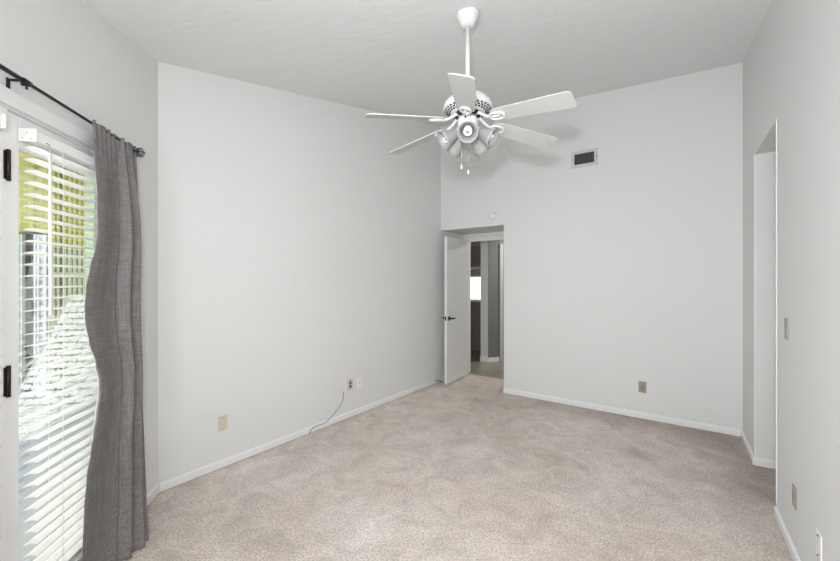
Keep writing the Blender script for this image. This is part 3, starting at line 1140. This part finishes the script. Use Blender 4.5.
# peninsula with light worktop
q = to_u(475, 7.5)
pu = q.x
pen = empty('kitchen_peninsula', MUr @ Matrix.Translation((pu, 0.30, 0)), 'dark wooden kitchen peninsula with a pale worktop past the door', 'kitchen counter')
ztop = EYE + (CY - 300.5) / F * 7.45
MB().box(0.03, 0.55, 0.0, 1.9, 0.0, ztop - 0.035).build('cabinet_body', DWOOD, pen)
MB().rbox(0.0, 0.60, -0.02, 1.92, ztop - 0.035, ztop + 0.005, 0.006).build('worktop', mat('pale_worktop', (0.66, 0.65, 0.62), 0.3), pen)
zu0 = EYE + (CY - 268.5) / F * 7.45
zu1 = EYE + (CY - 246) / F * 7.45
upc = empty('wall_cabinet', MUr @ Matrix.Translation((pu, 0.30, zu0)), 'dark hanging kitchen cabinet with a pale lower edge past the door', 'cabinet')
MB().box(0.02, 0.36, 0.0, 1.9, 0.045, zu1 - zu0).build('cabinet_body', DWOOD, upc)
MB().rbox(0.0, 0.37, -0.01, 1.91, 0.0, 0.045, 0.004).build('lower_rail', mat('pale_cabinet_rail', (0.62, 0.58, 0.48), 0.5), upc)
mb = MB()
mb.box(pu + 0.01, pu + 0.38, 0.28, 2.25, zu1, HZ)
tag(mb.build('wall_kitchen_bulkhead', HW, None, MUr), 'pale bulkhead over the hanging kitchen cabinet', 'bulkhead', kind='structure')

# partition between hall and kitchen: pale end, grey side
mb = MB()
fp = [(1.072, 6.60), (1.195, 6.55), (1.235, 6.575), (1.30, 7.0), (1.16, 7.05)]
mb.prism(fp, 0, HZ)
tag(mb.build('wall_pillar', mat('pale_pillar_paint', (0.66, 0.66, 0.655), 0.7), None), 'pale narrow wall end in the hall past the door', 'wall', kind='structure')
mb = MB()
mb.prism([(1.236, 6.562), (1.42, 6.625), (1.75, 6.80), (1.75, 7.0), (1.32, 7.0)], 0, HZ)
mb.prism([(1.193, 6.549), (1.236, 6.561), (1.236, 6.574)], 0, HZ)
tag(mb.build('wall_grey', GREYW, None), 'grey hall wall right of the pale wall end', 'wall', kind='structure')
mb = MB()


def strip(mb, p, q, w, z0, z1):
    p, q = Vector(p), Vector(q)
    n = Vector((q.y - p.y, p.x - q.x)).normalized() * w
    mb.prism([tuple(p), tuple(p + n), tuple(q + n), tuple(q)], z0, z1)


strip(mb, (1.066, 6.602), (1.195, 6.549), 0.014, 0, 0.10)
strip(mb, (1.193, 6.548), (1.40, 6.617), 0.014, 0, 0.075)
tag(mb.build('baseboard_hall', TRIM, None), 'white baseboards of the hall past the door', 'baseboard', kind='structure')
mb = MB()
strip(mb, (1.41, 6.62), (1.47, 6.64), 0.02, 0, 2.08)
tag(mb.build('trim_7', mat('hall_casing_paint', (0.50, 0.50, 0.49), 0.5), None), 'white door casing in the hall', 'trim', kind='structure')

# ------------------------------------------------------------------ porch outside the patio door (in frame MD: x toward camera, y into room)
YG = mat('yellow_green_board', (0.50, 0.49, 0.13), 0.7, noise_scale=6, noise_amt=0.15, stretch=(6, 6, 1))
YGC = mat('yellow_green_ceiling', (0.55, 0.50, 0.07), 0.7, noise_scale=4, noise_amt=0.1)
PG = mat('pale_green_trim', (0.55, 0.66, 0.48), 0.6)
PGB = mat('pale_green_board', (0.46, 0.50, 0.33), 0.7, noise_scale=6, noise_amt=0.12, stretch=(6, 6, 1))
GAP = mat('dark_gap', (0.03, 0.03, 0.02), 0.8)
CONC = mat('pale_concrete', (0.36, 0.40, 0.46), 0.8, noise_scale=9, noise_amt=0.1)
DBR = mat('dark_vertical_blind', (0.04, 0.034, 0.014), 0.6)
CHW = mat('white_chair_strap', (0.82, 0.84, 0.88), 0.5)
CHD = mat('chair_frame_pale', (0.62, 0.64, 0.68), 0.4)

SX, OUT = -3.0, -4.6
mb = MB()
mb.box(SX - 0.2, 3.2, OUT, -0.14, -0.16, -0.06)
tag(mb.build('floor_porch', CONC, None, MD), 'pale concrete porch floor outside the patio door', 'floor', kind='structure')
# porch ceiling of boards
mb = MB()
zpc = 2.95
n = 22
for k in range(n):
    y = -0.13 - (3.3 - 0.13) * k / n
    mb.box(SX - 0.1, 3.0, y - 0.138, y, zpc, zpc + 0.03)
tag(mb.build('ceiling_porch', YGC, None, MD), 'yellow green board ceiling of the porch', 'ceiling', kind='structure')


def at_out(px, sx=SX):
    """outward y (negative) at which the view ray px meets the plane x = sx of frame MD"""
    r = (px - CX) / F
    inv = MD.inverted()
    a = inv @ Vector((0, 0, 0))
    b = inv @ Vector((r, 1, 0))
    t = (sx - a.x) / (b.x - a.x)
    return a.y + (b.y - a.y) * t


# end wall of the porch: boards, a door with dark vertical strips, posts
yr = at_out(104)
yl = at_out(-6)
mb = MB()
mb.box(SX - 0.16, SX - 0.06, yl - 0.5, yr + 1.2, -0.06, 2.94)
tag(mb.build('wall_porch', GAP, None, MD), 'dark backing behind the porch boards', 'wall', kind='structure')
fence = empty('board_screen', MD @ Matrix.Translation((SX, 0, -0.06)), 'yellow green vertical board screen at the end of the porch', 'fence')
mb = MB()
edges = [57.5, 62.0, 66.0, 66.9, 71.0, 71.8, 75.6, 76.5, 80.2, 81.2, 85.5]
bl = [(50.5, 56.0), (58.0, 60.6), (64.0, 67.4), (69.0, 72.6), (74.0, 77.4), (79.0, 82.6), (84.0, 88.5)]
for a_, b_ in bl:
    y0, y1 = at_out(a_), at_out(b_)
    mb.box(-0.02, 0.02, min(y0, y1), max(y0, y1), 0, 1.95)
mb.box(0.026, 0.045, at_out(52), at_out(88), 1.55, 1.60)
mb.build('boards', PGB, fence)
mb = MB()
for a_, b_ in bl:
    y0, y1 = at_out(a_), at_out(b_)
    mb.box(-0.02, 0.02, min(y0, y1), max(y0, y1), 1.951, 2.99)
tag(mb.build('upper_boards', YG, fence), 'yellower upper boards')
mb = MB()
mb.box(-0.02, 0.06, at_out(88.5), at_out(97), 0, 2.99)
mb.build('post', PG, fence)
lat = empty('lattice_panel', MD @ Matrix.Translation((SX, 0, 2.06)), 'yellow green lattice panel above the porch door', 'lattice')
mb = MB()
for k in range(8):
    y0 = at_out(17.5 + k * 4.2)
    mb.box(0.0, 0.025, y0 - 0.035, y0 + 0.035, 0.02, 0.86)
mb.box(-0.02, 0.0, at_out(15), at_out(49.5), 0.02, 0.10)
for z in (0.34, 0.60, 0.84):
    mb.box(-0.02, 0.0, at_out(15), at_out(49.5), z, z + 0.06)
mb.build('slats', YG, lat)
pp = empty('porch_post', MD @ Matrix.Translation((SX, 0, -0.06)), 'pale green post left of the porch door', 'post')
MB().box(-0.02, 0.06, at_out(14.5), at_out(23.2), 0, 2.1).build('shaft', PG, pp)
pd = empty('porch_door', MD @ Matrix.Translation((SX, 0, -0.06)), 'white framed glass door with dark vertical strips at the end of the porch', 'door')
mb = MB()
for a_, b_ in ((36.8, 38.6), (40.2, 41.6), (46.5, 49.0), (23.6, 25.2)):
    mb.box(-0.02, 0.05, at_out(a_), at_out(b_), 0, 2.1)
for k in range(22):
    z = 0.1 + k * 0.093
    mb.box(0.0, 0.03, at_out(41.6), at_out(46.5), z, z + 0.035)
mb.box(0.0, 0.03, at_out(43.4), at_out(44.4), 0, 2.1)
mb.build('door_frame', CHW, pd)
mb = MB()
for k in range(7):
    y0 = at_out(25.6 + k * 1.65)
    mb.box(-0.03, 0.0, y0, y0 + 0.036, 0, 2.08)
mb.build('vertical_strips', DBR, pd)
MB().tube([(0.05, at_out(36), 1.05), (0.08, at_out(36), 1.12), (0.05, at_out(36), 1.2)], 0.012, 8).build('handle', BLACK, pd)

# tall reclined lounge chair with white perforated straps
lc = empty('lounge_chair', MD @ Matrix.Translation((-1.15, at_out(66, -1.15), -0.06)), 'white strapped lounge chair reclined on the porch', 'lounge chair')
W2 = 0.30
back0, back1 = Vector((0.15, 0, 0.40)), Vector((-0.50, 0, 1.33))
seat0, seat1 = Vector((0.15, 0, 0.40)), Vector((1.05, 0, 0.36))
foot1 = Vector((1.55, 0, 0.22))
mb = MB()
for s in (-1, 1):
    dy = Vector((0, s * W2, 0))
    mb.tube([back1 + dy, back0 + dy, seat1 + dy, foot1 + dy], 0.014, 8)
    for p in (Vector((0.05, 0, 0.42)), Vector((1.0, 0, 0.36))):
        mb.tube([p + dy, Vector((p.x + 0.12, s * W2, 0.0))], 0.012, 8)
    mb.tube([Vector((-0.12, s * W2, 0.78)), Vector((0.1, s * (W2 + 0.02), 0.66)), Vector((0.5, s * (W2 + 0.02), 0.62)), Vector((0.55, s * W2, 0.40))], 0.012, 8)
mb.tube([back1 + Vector((0, -W2, 0)), back1 + Vector((0, W2, 0))], 0.014, 8)
mb.tube([foot1 + Vector((0, -W2, 0)), foot1 + Vector((0, W2, 0))], 0.014, 8)
mb.build('frame', CHD, lc)


def straps(a, b, n, name):
    mb = MB()
    e = (b - a)
    L = e.length
    e.normalize()
    nrm = Vector((-e.z, 0, e.x))
    for k in range(n):
        c = a + e * L * (k + 0.5) / n
        hw = L / n * 0.5
        M4 = Matrix(((e.x, 0, nrm.x, c.x), (0, 1, 0, 0), (e.z, 0, nrm.z, c.z), (0, 0, 0, 1)))
        m_ = 9
        for j in range(m_):
            y0 = -W2 + 2 * W2 * j / m_
            mb.box(-hw * 0.72, hw * 0.72, y0 + 0.006, y0 + 2 * W2 / m_ - 0.010, -0.004, 0.004, M4)
        mb.box(-hw * 0.25, hw * 0.25, -W2, W2, -0.006, 0.002, M4)
    mb.build(name, CHW, lc)


straps(back0, back1, 17, 'backrest')
straps(seat0 + Vector((0.02, 0, 0)), seat1, 12, 'seat')
straps(seat1, foot1, 7, 'leg_rest')
